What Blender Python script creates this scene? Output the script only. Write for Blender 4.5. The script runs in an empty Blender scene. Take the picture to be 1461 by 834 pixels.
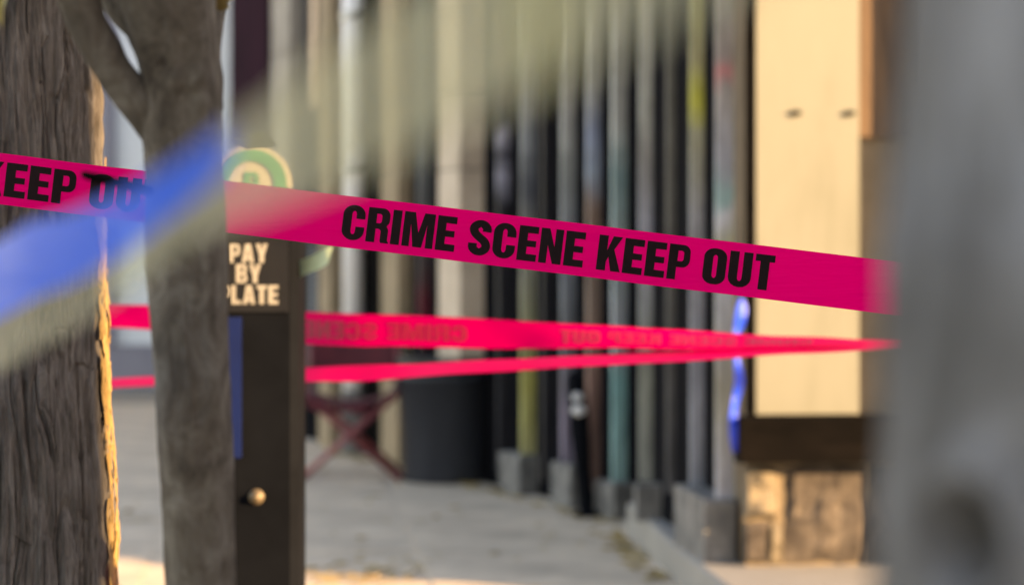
import bpy, math, random
import numpy as np
from mathutils import Vector
from mathutils.geometry import tessellate_polygon
R = math.radians
random.seed(7); rng = np.random.default_rng(7)
scene = bpy.context.scene
C = scene.collection

# ------------------------------------------------------------------ camera
F_PX, CX, HY, EYE = 3449.6, 730.5, 335.0, 1.45     # focal length in photo pixels, optical axis, horizon row, eye height
cam_d = bpy.data.cameras.new('camera')
cam = bpy.data.objects.new('camera', cam_d); C.objects.link(cam)
cam.location = (0, 0, EYE); cam.rotation_euler = (R(90), 0, 0)
cam_d.lens = 85; cam_d.sensor_width = 36; cam_d.shift_y = -82/1461
cam_d.clip_start = 0.05; cam_d.clip_end = 2000
cam_d.dof.use_dof = True; cam_d.dof.focus_distance = 3.58; cam_d.dof.aperture_fstop = 85/24.5
scene.camera = cam

# ------------------------------------------------------------------ light
SUN_PHI, SUN_EL = R(62), R(14.5)                      # azimuth measured from "behind the camera" towards the right
sdir = Vector((math.sin(SUN_PHI)*math.cos(SUN_EL), -math.cos(SUN_PHI)*math.cos(SUN_EL), math.sin(SUN_EL)))
w = bpy.data.worlds.new('World'); scene.world = w; w.use_nodes = True
nt = w.node_tree; bg = nt.nodes['Background']
sky = nt.nodes.new('ShaderNodeTexSky'); sky.sky_type = 'NISHITA'; sky.sun_disc = False
sky.dust_density = 0.5; sky.ozone_density = 0.6; sky.air_density = 1.0; sky.sun_elevation = SUN_EL; sky.sun_rotation = math.atan2(sdir.x, sdir.y)
nt.links.new(sky.outputs[0], bg.inputs[0]); bg.inputs[1].default_value = 0.15
sun_d = bpy.data.lights.new('sun', 'SUN'); sun_d.energy = 4.6; sun_d.angle = R(0.5); sun_d.color = (1.0, 0.76, 0.42)
sun = bpy.data.objects.new('sun', sun_d); C.objects.link(sun)
sun.rotation_euler = sdir.to_track_quat('Z', 'Y').to_euler()
scene.view_settings.view_transform = 'Standard'; scene.view_settings.look = 'None'
scene.view_settings.gamma = 1; scene.view_settings.use_curve_mapping = False
scene.view_settings.exposure = 2.12
scene.view_settings.use_white_balance = True; scene.view_settings.white_balance_temperature = 8000; scene.view_settings.white_balance_tint = 22   # camera balanced for open shade
scene.render.engine = 'CYCLES'
scene.cycles.use_denoising = True
scene.cycles.sample_clamp_indirect = 4.0
scene.cycles.max_bounces = 10; scene.cycles.transparent_max_bounces = 16

# ------------------------------------------------------------------ helpers
def P(x, y, Y):
    """photo pixel + distance along the view axis -> world point"""
    return Vector(((x-CX)*Y/F_PX, Y, EYE-(y-HY)*Y/F_PX))
def ground(x, y, z=0.0):
    Y = (EYE-z)*F_PX/(y-HY); return Vector(((x-CX)*Y/F_PX, Y, z))
def on_line(px, p0, d):
    """point of the plan line p0 + t*d seen in photo column px"""
    u = (px-CX)/F_PX; t = (u*p0[1]-p0[0])/(d[0]-u*d[1]); return Vector((p0[0]+t*d[0], p0[1]+t*d[1], 0))

def wloc(o):
    v = Vector((0, 0, 0))
    while o is not None: v = v + o.location; o = o.parent
    return v
def obj(name, verts, faces, m, parent=None, smooth=False, loc=None):
    me = bpy.data.meshes.new(name)
    off = np.array(wloc(parent)) if parent is not None else np.zeros(3)
    l = np.array(loc if loc is not None else (0, 0, 0), float)
    va = np.asarray([tuple(v) for v in verts] if not isinstance(verts, np.ndarray) else verts, float) - (l if loc is not None else off)
    me.from_pydata(va.tolist(), [], faces if isinstance(faces, list) else faces.tolist()); me.update()
    if m: me.materials.append(m)
    if smooth: me.polygons.foreach_set('use_smooth', [True]*len(me.polygons))
    o = bpy.data.objects.new(name, me); C.objects.link(o)
    if parent is not None:
        o.parent = parent
        if loc is not None: o.location = l - off
    elif loc is not None: o.location = l
    return o
def thing(name, label, cat, loc=(0, 0, 0), group=None):
    o = bpy.data.objects.new(name, None); C.objects.link(o); o.location = loc; o.empty_display_size = .1
    o['label'] = label; o['category'] = cat
    if group: o['group'] = group
    return o
def tag(o, label, cat, group=None):
    o['label'] = label; o['category'] = cat
    if group: o['group'] = group
    return o
def struct(o, label=None, kind='structure'):
    o['kind'] = kind
    if label: o['label'] = label
    return o
class MB:
    def __init__(s): s.v = []; s.f = []
    def add(s, v, f):
        n = len(s.v); s.v += [tuple(p) for p in v]; s.f += [tuple(i+n for i in q) for q in f]; return s
    def prism(s, poly, z0, z1, ch=0.0):
        """plan polygon (counter-clockwise) extruded, top edge chamfered by ch"""
        n = len(poly); c = Vector((sum(p[0] for p in poly)/n, sum(p[1] for p in poly)/n))
        rings = [(z0, 1.0)]
        pts = [Vector((p[0], p[1])) for p in poly]
        v = [(p.x, p.y, z0) for p in pts]
        if ch:
            v += [(p.x, p.y, z1-ch) for p in pts]
            v += [((p-(p-c).normalized()*ch*1.2).x, (p-(p-c).normalized()*ch*1.2).y, z1) for p in pts]; k = 3
        else: v += [(p.x, p.y, z1) for p in pts]; k = 2
        f = [tuple(range(n))[::-1], tuple(range((k-1)*n, k*n))]
        for r in range(k-1):
            for i in range(n): f.append((r*n+i, r*n+(i+1) % n, (r+1)*n+(i+1) % n, (r+1)*n+i))
        return s.add(v, f)
    def box(s, x0, x1, y0, y1, z0, z1, ch=0.0): return s.prism([(x0, y0), (x1, y0), (x1, y1), (x0, y1)], z0, z1, ch)
    def tube(s, pts, rad, n=12, cap=True):
        v, f = tube_np([Vector(p) for p in pts], rad, n); v = v.tolist(); f = f.tolist()
        m = len(pts)
        if cap: f = f + [list(range(n))[::-1], list(range((m-1)*n, m*n))]
        return s.add(v, f)
    def lathe(s, prof, cx, cy, n=40):
        v = []; f = []
        for r, z in prof: v += [(cx+r*math.cos(2*math.pi*i/n), cy+r*math.sin(2*math.pi*i/n), z) for i in range(n)]
        for k in range(len(prof)-1):
            for i in range(n): f.append((k*n+i, k*n+(i+1) % n, (k+1)*n+(i+1) % n, (k+1)*n+i))
        return s.add(v, f)
    def build(s, name, m, parent=None, smooth=False, loc=None): return obj(name, s.v, s.f, m, parent, smooth, loc)
def tube_np(pts, rad, n):
    rings = []; m = len(pts)
    if not hasattr(rad, '__len__'): rad = [rad]*m
    prev = None
    for i, p in enumerate(pts):
        t = (pts[min(i+1, m-1)]-pts[max(i-1, 0)]).normalized()
        if prev is None:
            a = Vector((1, 0, 0)) if abs(t.x) < .9 else Vector((0, 0, 1)); a = (a-t*a.dot(t)).normalized()
        else: a = (prev-t*prev.dot(t)).normalized()
        prev = a; b = t.cross(a)
        for k in range(n):
            q = 2*math.pi*k/n; rings.append(p+(a*math.cos(q)+b*math.sin(q))*rad[i])
    f = [(i*n+k, i*n+(k+1) % n, (i+1)*n+(k+1) % n, (i+1)*n+k) for i in range(m-1) for k in range(n)]
    return np.array([tuple(r) for r in rings]), np.array(f)
def spline(keys, n):
    """Catmull-Rom through rows of numbers"""
    k = np.asarray(keys, float); m = len(k); out = []
    for t in np.linspace(0, m-1, n):
        i = min(int(t), m-2); s = t-i
        p0, p1, p2, p3 = k[max(i-1, 0)], k[i], k[i+1], k[min(i+2, m-1)]
        out.append(.5*((2*p1)+(p2-p0)*s+(2*p0-5*p1+4*p2-p3)*s*s+(3*p1-p0-3*p2+p3)*s**3))
    return np.array(out)

# numpy lattice noise
_tab = rng.random(4096)*2-1; _perm = rng.permutation(4096)
def noise3(x, y, z):
    xi, yi, zi = np.floor(x).astype(int), np.floor(y).astype(int), np.floor(z).astype(int)
    fx, fy, fz = x-xi, y-yi, z-zi
    fx, fy, fz = [q*q*q*(q*(q*6-15)+10) for q in (fx, fy, fz)]
    def h(a, b, c): return _tab[_perm[(_perm[(_perm[a & 4095]+b) & 4095]+c) & 4095]]
    def L(a, b, t): return a+(b-a)*t
    return L(L(L(h(xi, yi, zi), h(xi+1, yi, zi), fx), L(h(xi, yi+1, zi), h(xi+1, yi+1, zi), fx), fy),
             L(L(h(xi, yi, zi+1), h(xi+1, yi, zi+1), fx), L(h(xi, yi+1, zi+1), h(xi+1, yi+1, zi+1), fx), fy), fz)

# ------------------------------------------------------------------ materials
def base_mat(name):
    m = bpy.data.materials.new(name); m.use_nodes = True
    return m, m.node_tree, m.node_tree.nodes['Principled BSDF']
def coords(nt, scale, kind='Object'):
    tc = nt.nodes.new('ShaderNodeTexCoord'); mp = nt.nodes.new('ShaderNodeMapping')
    mp.inputs['Scale'].default_value = scale; nt.links.new(tc.outputs[kind], mp.inputs[0]); return mp
def noise_node(nt, vec, scale=1.0, detail=5, rough=.6, dist=0.0):
    n = nt.nodes.new('ShaderNodeTexNoise'); n.inputs['Scale'].default_value = scale; n.inputs['Detail'].default_value = detail
    n.inputs['Roughness'].default_value = rough; n.inputs['Distortion'].default_value = dist
    nt.links.new(vec.outputs[0], n.inputs['Vector']); return n
def ramp(nt, fac, stops):
    r = nt.nodes.new('ShaderNodeValToRGB'); e = r.color_ramp.elements
    while len(e) > 1: e.remove(e[-1])
    e[0].position = stops[0][0]; e[0].color = (*stops[0][1], 1)
    for p, c in stops[1:]:
        q = e.new(p); q.color = (*c, 1)
    nt.links.new(fac, r.inputs[0]); return r
def pm(name, cols, scale=(4, 4, 4), rough=.7, bump=.2, bscale=None, bdist=.01, metal=0, spec=.4, detail=6, coat=0):
    """weathered surface: colours mixed by noise, fine relief"""
    m, nt, b = base_mat(name)
    n1 = noise_node(nt, coords(nt, scale), 1, detail, .62, .3)
    k = len(cols); st = [(.3+.4*i/max(k-1, 1), c) for i, c in enumerate(cols)]
    nt.links.new(ramp(nt, n1.outputs[0], st).outputs[0], b.inputs['Base Color'])
    b.inputs['Roughness'].default_value = rough; b.inputs['Metallic'].default_value = metal
    b.inputs['Specular IOR Level'].default_value = spec; b.inputs['Coat Weight'].default_value = coat
    if bump:
        n2 = noise_node(nt, coords(nt, bscale or tuple(6*q for q in scale)), 1, 6, .65)
        bp = nt.nodes.new('ShaderNodeBump'); bp.inputs['Strength'].default_value = bump; bp.inputs['Distance'].default_value = bdist
        nt.links.new(n2.outputs[0], bp.inputs['Height']); nt.links.new(bp.outputs[0], b.inputs['Normal'])
    return m
def painted(name, stops, wob=.16, rough=.55, grime=.5):
    """metal painted and sprayed in bands of colour up its height (z in metres of the thing), edges torn by noise"""
    m, nt, b = base_mat(name)
    tc = nt.nodes.new('ShaderNodeTexCoord'); sx = nt.nodes.new('ShaderNodeSeparateXYZ'); nt.links.new(tc.outputs['Object'], sx.inputs[0])
    nz = noise_node(nt, coords(nt, (9, 9, 5)), 1, 4, .6)
    ma = nt.nodes.new('ShaderNodeMath'); ma.operation = 'MULTIPLY_ADD'; ma.inputs[1].default_value = wob*2
    nt.links.new(nz.outputs[0], ma.inputs[0])
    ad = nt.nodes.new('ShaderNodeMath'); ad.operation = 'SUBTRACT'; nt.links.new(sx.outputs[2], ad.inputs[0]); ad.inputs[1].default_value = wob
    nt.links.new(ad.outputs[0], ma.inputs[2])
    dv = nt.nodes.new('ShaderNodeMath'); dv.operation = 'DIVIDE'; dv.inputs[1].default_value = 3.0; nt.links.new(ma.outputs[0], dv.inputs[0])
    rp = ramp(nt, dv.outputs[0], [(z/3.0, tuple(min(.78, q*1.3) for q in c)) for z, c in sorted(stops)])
    g = noise_node(nt, coords(nt, (14, 14, 3)), 1, 6, .7)
    gr = ramp(nt, g.outputs[0], [(.35, (1-grime,)*3), (.65, (1, 1, 1))])
    mx = nt.nodes.new('ShaderNodeMix'); mx.data_type = 'RGBA'; mx.blend_type = 'MULTIPLY'; mx.inputs['Factor'].default_value = 1
    nt.links.new(rp.outputs[0], mx.inputs['A']); nt.links.new(gr.outputs[0], mx.inputs['B'])
    nt.links.new(mx.outputs['Result'], b.inputs['Base Color']); b.inputs['Roughness'].default_value = rough; b.inputs['Specular IOR Level'].default_value = .2
    return m
def film(name, col, trans=.1, translucent=.45, gloss=.25, rough=.3, print_col=None, tint=None):
    """thin plastic tape: light reflected, light let through, a little see-through, and a sheen"""
    m = bpy.data.materials.new(name); m.use_nodes = True; nt = m.node_tree; nt.nodes.clear()
    N = nt.nodes.new; lk = nt.links.new
    out = N('ShaderNodeOutputMaterial'); d = N('ShaderNodeBsdfDiffuse'); t = N('ShaderNodeBsdfTranslucent')
    tr = N('ShaderNodeBsdfTransparent'); g = N('ShaderNodeBsdfGlossy'); g.inputs['Roughness'].default_value = rough
    d.inputs[0].default_value = (*col, 1); t.inputs[0].default_value = (*col, 1); tr.inputs[0].default_value = (*(tint or col), 1)
    m1 = N('ShaderNodeMixShader'); m1.inputs[0].default_value = translucent; lk(d.outputs[0], m1.inputs[1]); lk(t.outputs[0], m1.inputs[2])
    m2 = N('ShaderNodeMixShader'); m2.inputs[0].default_value = trans; lk(m1.outputs[0], m2.inputs[1]); lk(tr.outputs[0], m2.inputs[2])
    fr = N('ShaderNodeFresnel'); fr.inputs[0].default_value = 1.4
    ml = N('ShaderNodeMath'); ml.operation = 'MULTIPLY'; ml.inputs[1].default_value = gloss*4; lk(fr.outputs[0], ml.inputs[0]); ml.use_clamp = True
    m3 = N('ShaderNodeMixShader'); lk(ml.outputs[0], m3.inputs[0]); lk(m2.outputs[0], m3.inputs[1]); lk(g.outputs[0], m3.inputs[2])
    lk(m3.outputs[0], out.inputs[0])
    n = noise_node(nt, coords(nt, (7, 7, 55)), 1, 4, .55, .4); bp = N('ShaderNodeBump'); bp.inputs['Strength'].default_value = .45; bp.inputs['Distance'].default_value = .006
    lk(n.outputs[0], bp.inputs['Height'])
    for q in (d, t, g): lk(bp.outputs[0], q.inputs['Normal'])
    return m

M = {}
M['asphalt'] = pm('asphalt', [(.22, .195, .165), (.29, .26, .22)], (1.2, 1.2, 1.2), .9, .3, (60, 60, 60), .01)
M['slab'] = pm('paving_concrete', [(.38, .305, .225), (.54, .435, .32), (.68, .55, .40)], (2.2, 2.2, 2.2), .85, .25, (40, 40, 40), .006)
M['kerb'] = pm('kerb_concrete', [(.36, .35, .33), (.46, .44, .41)], (2, 2, 2), .85, .25, (40, 40, 40), .006)
M['step'] = pm('step_concrete', [(.20, .19, .175), (.27, .255, .23)], (2, 2, 2), .8, .25, (40, 40, 40), .006)
M['block'] = pm('plinth_concrete', [(.06, .06, .06), (.13, .127, .12), (.21, .20, .19)], (9, 9, 9), .85, .3, (40, 40, 40), .008)
M['black_panel'] = pm('black_painted_panel', [(.004, .004, .005), (.008, .008, .010)], (3, 3, 1), .9, .1, spec=.02)
M['wine_panel'] = pm('wine_painted_panel', [(.014, .008, .012), (.035, .013, .022)], (3, 3, 1), .9, .1, spec=.02)
M['slate'] = pm('slate_painted_metal', [(.05, .06, .07), (.11, .12, .13)], (4, 4, 1), .5, .1)
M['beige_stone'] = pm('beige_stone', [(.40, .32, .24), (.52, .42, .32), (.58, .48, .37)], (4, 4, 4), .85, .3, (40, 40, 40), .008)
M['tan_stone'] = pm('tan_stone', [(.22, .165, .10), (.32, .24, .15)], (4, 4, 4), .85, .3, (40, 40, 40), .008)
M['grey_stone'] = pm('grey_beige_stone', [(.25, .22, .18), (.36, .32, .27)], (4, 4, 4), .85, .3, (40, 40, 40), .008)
M['white_paint'] = pm('white_painted_pipe', [(.78, .77, .77), (.88, .87, .86)], (4, 4, 2), .45, .1)
M['roofing'] = pm('grey_roofing', [(.12, .12, .12), (.2, .2, .2)], (2, 2, 2), .9, .2)
M['cream'] = pm('cream_painted_board', [(.145, .143, .108), (.175, .172, .136), (.185, .182, .146)], (5, 5, 1.2), .6, .08)
M['tan_wall'] = pm('tan_render', [(.15, .115, .075), (.21, .16, .105)], (4, 4, 4), .85, .3)
M['brown_wood'] = pm('brown_wood', [(.045, .024, .012), (.12, .066, .03)], (9, 9, 1.5), .6, .25)
M['dark_wood'] = pm('dark_weathered_wood', [(.002, .0018, .0017), (.007, .0055, .0047)], (3, 3, 12), .95, .4, spec=.04)
M['brick'] = pm('brown_sandstone', [(.022, .017, .014), (.062, .049, .040), (.125, .102, .082)], (13, 13, 13), .85, .45, (50, 50, 50), .01)
M['dapple_block'] = pm('sun_dapple_stone', [(.075, .055, .036), (.15, .122, .085), (.20, .165, .12)], (9, 9, 9), .85, .4, (50, 50, 50), .01)
M['mortar'] = pm('mortar', [(.22, .19, .15), (.3, .26, .2)], (8, 8, 8), .9, .3)
M['steel'] = pm('galvanised_steel', [(.30, .31, .32), (.42, .43, .44)], (9, 9, 9), .45, .1, metal=.7)
M['dark_metal'] = pm('black_powder_coat', [(.003, .0035, .005), (.006, .007, .0095)], (5, 5, 5), .75, .12, spec=.03)
M['black_plate'] = pm('black_sign_plate', [(.006, .006, .008), (.011, .011, .012)], (5, 5, 5), .42, .05, spec=.3)
M['blue_plate'] = pm('blue_plate', [(.001, .006, .05), (.0015, .009, .07)], (5, 5, 5), .4, .05)
M['cream_print'] = pm('cream_print', [(.27, .252, .22), (.32, .30, .262)], (9, 9, 9), .5, 0)
M['green_print'] = pm('green_print', [(.025, .14, .065), (.04, .18, .085)], (9, 9, 9), .5, 0)
M['brass'] = pm('worn_brass', [(.12, .09, .06), (.2, .155, .10)], (20, 20, 20), .5, .1, metal=.5)
M['bin'] = pm('blue_black_plastic', [(.018, .021, .029), (.030, .034, .045)], (4, 4, 2), .5, .15)
M['liner'] = pm('black_bin_liner', [(.008, .008, .009), (.016, .016, .017)], (12, 12, 12), .35, .6, (30, 30, 30), .02)
M['maroon'] = pm('maroon_canvas', [(.055, .008, .014), (.11, .014, .022)], (9, 9, 9), .8, .3, (120, 120, 120), .004)
M['red_tube'] = pm('red_painted_tube', [(.16, .035, .04), (.26, .06, .065)], (9, 9, 9), .45, .1)
M['reflector'] = pm('pale_reflector', [(.55, .55, .56), (.7, .7, .7)], (20, 20, 20), .3, .1)
M['pale_green'] = pm('pale_green_ribbon', [(.45, .52, .28), (.60, .66, .40)], (20, 20, 20), .5, .1)
M['blue_sheet'] = pm('blue_plastic_sheet', [(.004, .035, .55), (.012, .09, .85)], (20, 20, 8), .3, .3, coat=.3)
M['far_wall'] = pm('pale_blue_grey_render', [(.78, .82, .84), (.86, .88, .89)], (.6, .6, .6), .85, .15)
M['far_plinth'] = pm('lavender_grey_plinth', [(.22, .21, .25), (.30, .29, .33)], (2, 2, 2), .85, .2)
M['glass'] = pm('dark_window_glass', [(.02, .025, .03), (.04, .045, .05)], (1, 1, 1), .08, 0, spec=.6)
M['red_brick'] = pm('red_brown_brick', [(.20, .085, .055), (.30, .13, .085)], (5, 5, 14), .85, .4)
M['leaf'] = pm('autumn_leaf', [(.10, .12, .03), (.22, .19, .035), (.40, .27, .04)], (1.3, 1.3, 1.3), .6, 0)
M['fallen'] = pm('fallen_yellow_leaf', [(.22, .15, .05), (.40, .28, .09), (.48, .36, .13)], (6, 6, 6), .7, 0)
M['ink'] = pm('black_ink', [(.006, .001, .002), (.013, .003, .005)], (30, 30, 30), .6, 0, spec=.12)
M['ink_thin'] = pm('worn_black_ink', [(.32, .004, .045), (.22, .003, .03)], (60, 60, 60), .5, 0)
M['pink'] = film('magenta_tape', (.89, .0, .165), .06, .42, .03, .4)
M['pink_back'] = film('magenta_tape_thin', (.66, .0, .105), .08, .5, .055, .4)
def bark(name, cols, scale, bump, bdist, rough=.9):
    m, nt, b = base_mat(name)
    n1 = noise_node(nt, coords(nt, scale), 1, 8, .7, .6); n3 = noise_node(nt, coords(nt, (5, 5, 4)), 1, 4, .6)
    r1 = ramp(nt, n1.outputs[0], [(.30+.4*i/(len(cols)-1), c) for i, c in enumerate(cols)])
    r3 = ramp(nt, n3.outputs[0], [(.3, (.72, .68, .62)), (.7, (1.08, 1.06, 1.04))])
    mx = nt.nodes.new('ShaderNodeMix'); mx.data_type = 'RGBA'; mx.blend_type = 'MULTIPLY'; mx.inputs['Factor'].default_value = 1
    nt.links.new(r1.outputs[0], mx.inputs['A']); nt.links.new(r3.outputs[0], mx.inputs['B']); nt.links.new(mx.outputs['Result'], b.inputs['Base Color'])
    n2 = noise_node(nt, coords(nt, tuple(2.6*q for q in scale)), 1, 8, .7, .4)
    bp = nt.nodes.new('ShaderNodeBump'); bp.inputs['Strength'].default_value = bump; bp.inputs['Distance'].default_value = bdist
    nt.links.new(n2.outputs[0], bp.inputs['Height']); nt.links.new(bp.outputs[0], b.inputs['Normal'])
    b.inputs['Roughness'].default_value = rough; b.inputs['Specular IOR Level'].default_value = .25
    return m
M['bark_rough'] = bark('furrowed_bark', [(.045, .039, .034), (.115, .103, .094), (.205, .190, .178)], (70, 70, 9), .8, .006)
M['bark_smooth'] = bark('smooth_grey_bark', [(.038, .028, .020), (.125, .103, .080), (.225, .200, .168)], (22, 22, 14), .5, .004)
M['bark_pale'] = bark('pale_grey_bark', [(.030, .027, .025), (.150, .146, .146), (.33, .335, .36)], (15, 15, 6), .6, .008)

# yellow film with a blue stretch: the blue is laid out along the strip by its UV map
def striped_film():
    m = film('yellow_tape_with_blue_stretch', (.90, .86, .58), .36, .5, .05, .4, tint=(.90, .88, .70)); nt = m.node_tree; N = nt.nodes.new; lk = nt.links.new
    uv = N('ShaderNodeUVMap'); sx = N('ShaderNodeSeparateXYZ'); lk(uv.outputs[0], sx.inputs[0])
    nz = noise_node(nt, coords(nt, (10, 3, 1), 'UV'), 1, 3, .5)
    def mth(op, a, b=None):
        q = N('ShaderNodeMath'); q.operation = op; q.use_clamp = False
        for i, v in enumerate((a, b)):
            if v is None: continue
            if isinstance(v, (int, float)): q.inputs[i].default_value = v
            else: lk(v, q.inputs[i])
        return q.outputs[0]
    # rounded end of the blue field: superellipse in (u, v)
    du = mth('DIVIDE', mth('MAXIMUM', mth('SUBTRACT', sx.outputs[0], BLUE_U0), 0.0), BLUE_DU)
    dvv = mth('DIVIDE', mth('ABSOLUTE', mth('SUBTRACT', sx.outputs[1], .84)), .44)
    rr = mth('ADD', mth('POWER', du, 2.0), mth('POWER', dvv, 4.0))
    rr = mth('ADD', rr, mth('MULTIPLY', mth('SUBTRACT', nz.outputs[0], .5), .18))
    mr = N('ShaderNodeMapRange'); mr.inputs[1].default_value = .93; mr.inputs[2].default_value = 1.05; mr.inputs[3].default_value = 1; mr.inputs[4].default_value = 0
    lk(rr, mr.inputs[0])
    # the film is stretched thin towards its low end
    lm = N('ShaderNodeMapRange'); lm.inputs[1].default_value = BLUE_U0; lm.inputs[2].default_value = U_END; lm.inputs[3].default_value = .80; lm.inputs[4].default_value = .44; lk(sx.outputs[0], lm.inputs[0])
    mr2 = N('ShaderNodeMix'); lk(mr.outputs[0], mr2.inputs[0]); lk(lm.outputs[0], mr2.inputs[2]); mr2.inputs[3].default_value = .24
    for q in [q for q in nt.nodes if q.type == 'MIX_SHADER']:
        if q.inputs[2].links[0].from_node.type == 'BSDF_TRANSPARENT': lk(mr2.outputs[0], q.inputs[0])
    for q in list(nt.nodes):
        if q.type in ('BSDF_DIFFUSE', 'BSDF_TRANSLUCENT', 'BSDF_TRANSPARENT'):
            mx = N('ShaderNodeMix'); mx.data_type = 'RGBA'; lk(mr.outputs[0], mx.inputs['Factor'])
            mx.inputs['A'].default_value = q.inputs[0].default_value
            mx.inputs['B'].default_value = (.42, .55, .95, 1) if q.type == 'BSDF_TRANSPARENT' else (.02, .18, 1.0, 1)
            lk(mx.outputs['Result'], q.inputs[0])
    return m

# ------------------------------------------------------------------ lettering (heavy condensed capitals, drawn here as outlines)
def arc(cx, cy, rx, ry, a0, a1, n=8): return [(cx+rx*math.cos(R(a0+(a1-a0)*i/n)), cy+ry*math.sin(R(a0+(a1-a0)*i/n))) for i in range(n+1)]
def rrect(x0, y0, x1, y1, rx, ry):
    return (arc(x1-rx, y0+ry, rx, ry, -90, 0)+arc(x1-rx, y1-ry, rx, ry, 0, 90)+arc(x0+rx, y1-ry, rx, ry, 90, 180)+arc(x0+rx, y0+ry, rx, ry, 180, 270))
S_, H_ = .265, .20
def glyphs():
    s, h = S_, H_; g = {}
    g['I'] = (s, [[(0, 0), (s, 0), (s, 1), (0, 1)]])
    w = .57; g['E'] = (w, [[(0, 0), (w, 0), (w, h), (s, h), (s, .41), (w-.04, .41), (w-.04, .59), (s, .59), (s, 1-h), (w, 1-h), (w, 1), (0, 1)]])
    g['L'] = (w, [[(0, 0), (w, 0), (w, h), (s, h), (s, 1), (0, 1)]])
    w = .56; g['T'] = (w, [[(w/2-s/2, 0), (w/2+s/2, 0), (w/2+s/2, 1-h), (w, 1-h), (w, 1), (0, 1), (0, 1-h), (w/2-s/2, 1-h)]])
    w = .66; g['O'] = (w, [rrect(0, -.01, w, 1.01, .30, .25), rrect(s, .17, w-s, .83, .079, .09)])
    w = .66
    g['U'] = (w, [[(0, 1), (0, .27)]+arc(w/2, .26, w/2, .27, 180, 360)+[(w, 1), (w-s, 1), (w-s, .27)]+arc(w/2, .26, w/2-s, .09, 360, 180)+[(s, 1)]])
    g['C'] = (w, [[(w, .62), (w, .72)]+arc(w/2, .73, w/2, .28, 0, 180, 12)+[(0, .27)]+arc(w/2, .27, w/2, .28, 180, 360, 12)+[(w, .39), (w-s, .39)]
                  + [(w-s, .28)]+arc(w/2, .26, w/2-s, .10, 360, 180, 6)+[(s, .74)]+arc(w/2, .74, w/2-s, .10, 180, 0, 6)+[(w-s, .62)]])
    w = .66; bowl = arc(w-.22, .78, .22, .22, 0, 90, 8)
    g['P'] = (.62, [[(x*.62/.66, y) for x, y in [(0, 0), (s, 0), (s, .36), (w-.22, .36)]+arc(w-.22, .58, .22, .22, -90, 0, 8)+bowl+[(0, 1)]],
                    [(s, .53), (s+.08, .53)]+arc(s+.10, .60, .07, .07, -90, 0, 4)+arc(s+.10, .76, .07, .07, 0, 90, 4)+[(s, .83)]])
    g['R'] = (w, [[(0, 0), (s, 0), (s, .40), (.33, .40)]+arc(.33, .32, .09, .08, 90, 0, 4)+[(.42, .06), (.45, 0), (w+.02, 0), (w+.02, .03), (w-.02, .08), (w-.02, .33)]+arc(w-.13, .35, .11, .14, 0, 60, 4)
                  + arc(w-.15, .64, .15, .14, -55, 0, 4)+arc(w-.22, .78, .22, .22, 0, 90, 8)+[(0, 1)],
                  [(s, .56), (s+.08, .56)]+arc(s+.09, .63, .07, .07, -90, 0, 4)+arc(s+.09, .76, .07, .07, 0, 90, 4)+[(s, .83)]])
    g['B'] = (w, [[(0, 0), (w-.22, 0)]+arc(w-.22, .24, .22, .24, -90, 40, 8)+[(w-.08, .52)]+arc(w-.22, .77, .20, .23, -30, 90, 8)+[(0, 1)],
                  [(s, .17), (s+.08, .17)]+arc(s+.09, .24, .07, .07, -90, 0, 4)+arc(s+.09, .36, .07, .07, 0, 90, 4)+[(s, .43)],
                  [(s, .59), (s+.08, .59)]+arc(s+.09, .66, .06, .07, -90, 0, 4)+arc(s+.09, .76, .06, .07, 0, 90, 4)+[(s, .83)]])
    w = .92; g['M'] = (w, [[(0, 0), (.22, 0), (.22, .66), (.33, 0), (w-.33, 0), (w-.22, .66), (w-.22, 0), (w, 0), (w, 1), (w-.32, 1), (w/2, .42), (.32, 1), (0, 1)]])
    w = .66; g['N'] = (w, [[(0, 0), (.23, 0), (.23, .52), (w-.25, 0), (w, 0), (w, 1), (w-.23, 1), (w-.23, .48), (.25, 1), (0, 1)]])
    w = .68; g['K'] = (w, [[(0, 0), (s, 0), (s, .27), (.32, .40), (w-.26, 0), (w+.02, 0), (.47, .62), (w, 1), (w-.27, 1), (s, .58), (s, 1), (0, 1)]])
    w = .70; g['A'] = (w, [[(0, 0), (.24, 0), (.27, .17), (w-.27, .17), (w-.24, 0), (w, 0), (w-.19, 1), (.19, 1)], [(.30, .34), (w-.30, .34), (w/2, .74)]])
    w = .68; g['Y'] = (w, [[(w/2-s/2, 0), (w/2+s/2, 0), (w/2+s/2, .38), (w, 1), (w-.25, 1), (w/2, .62), (.25, 1), (0, 1), (w/2-s/2, .38)]])
    w = .64
    cl = spline([(w-.13, .68), (w-.14, .80), (w/2+.06, .895), (w/2-.06, .895), (.14, .80), (.13, .70), (.19, .60), (w/2, .50), (w-.19, .41), (w-.125, .30), (w-.14, .19), (w/2+.06, .10), (w/2-.06, .10), (.14, .19), (.125, .33)], 44)
    tg = np.gradient(cl, axis=0); tg /= np.linalg.norm(tg, axis=1)[:, None]; nn = np.stack([-tg[:, 1], tg[:, 0]], 1)
    hw = (.098+.032*np.abs(tg[:, 1]))[:, None]
    g['S'] = (w, [[tuple(p) for p in cl+nn*hw]+[tuple(p) for p in (cl-nn*hw)[::-1]]])
    return g
G = glyphs()
def text_width(t, gap=.075, space=.32): return sum((space if c == ' ' else G[c][0])+(0 if c == ' ' else gap) for c in t)-gap
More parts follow.
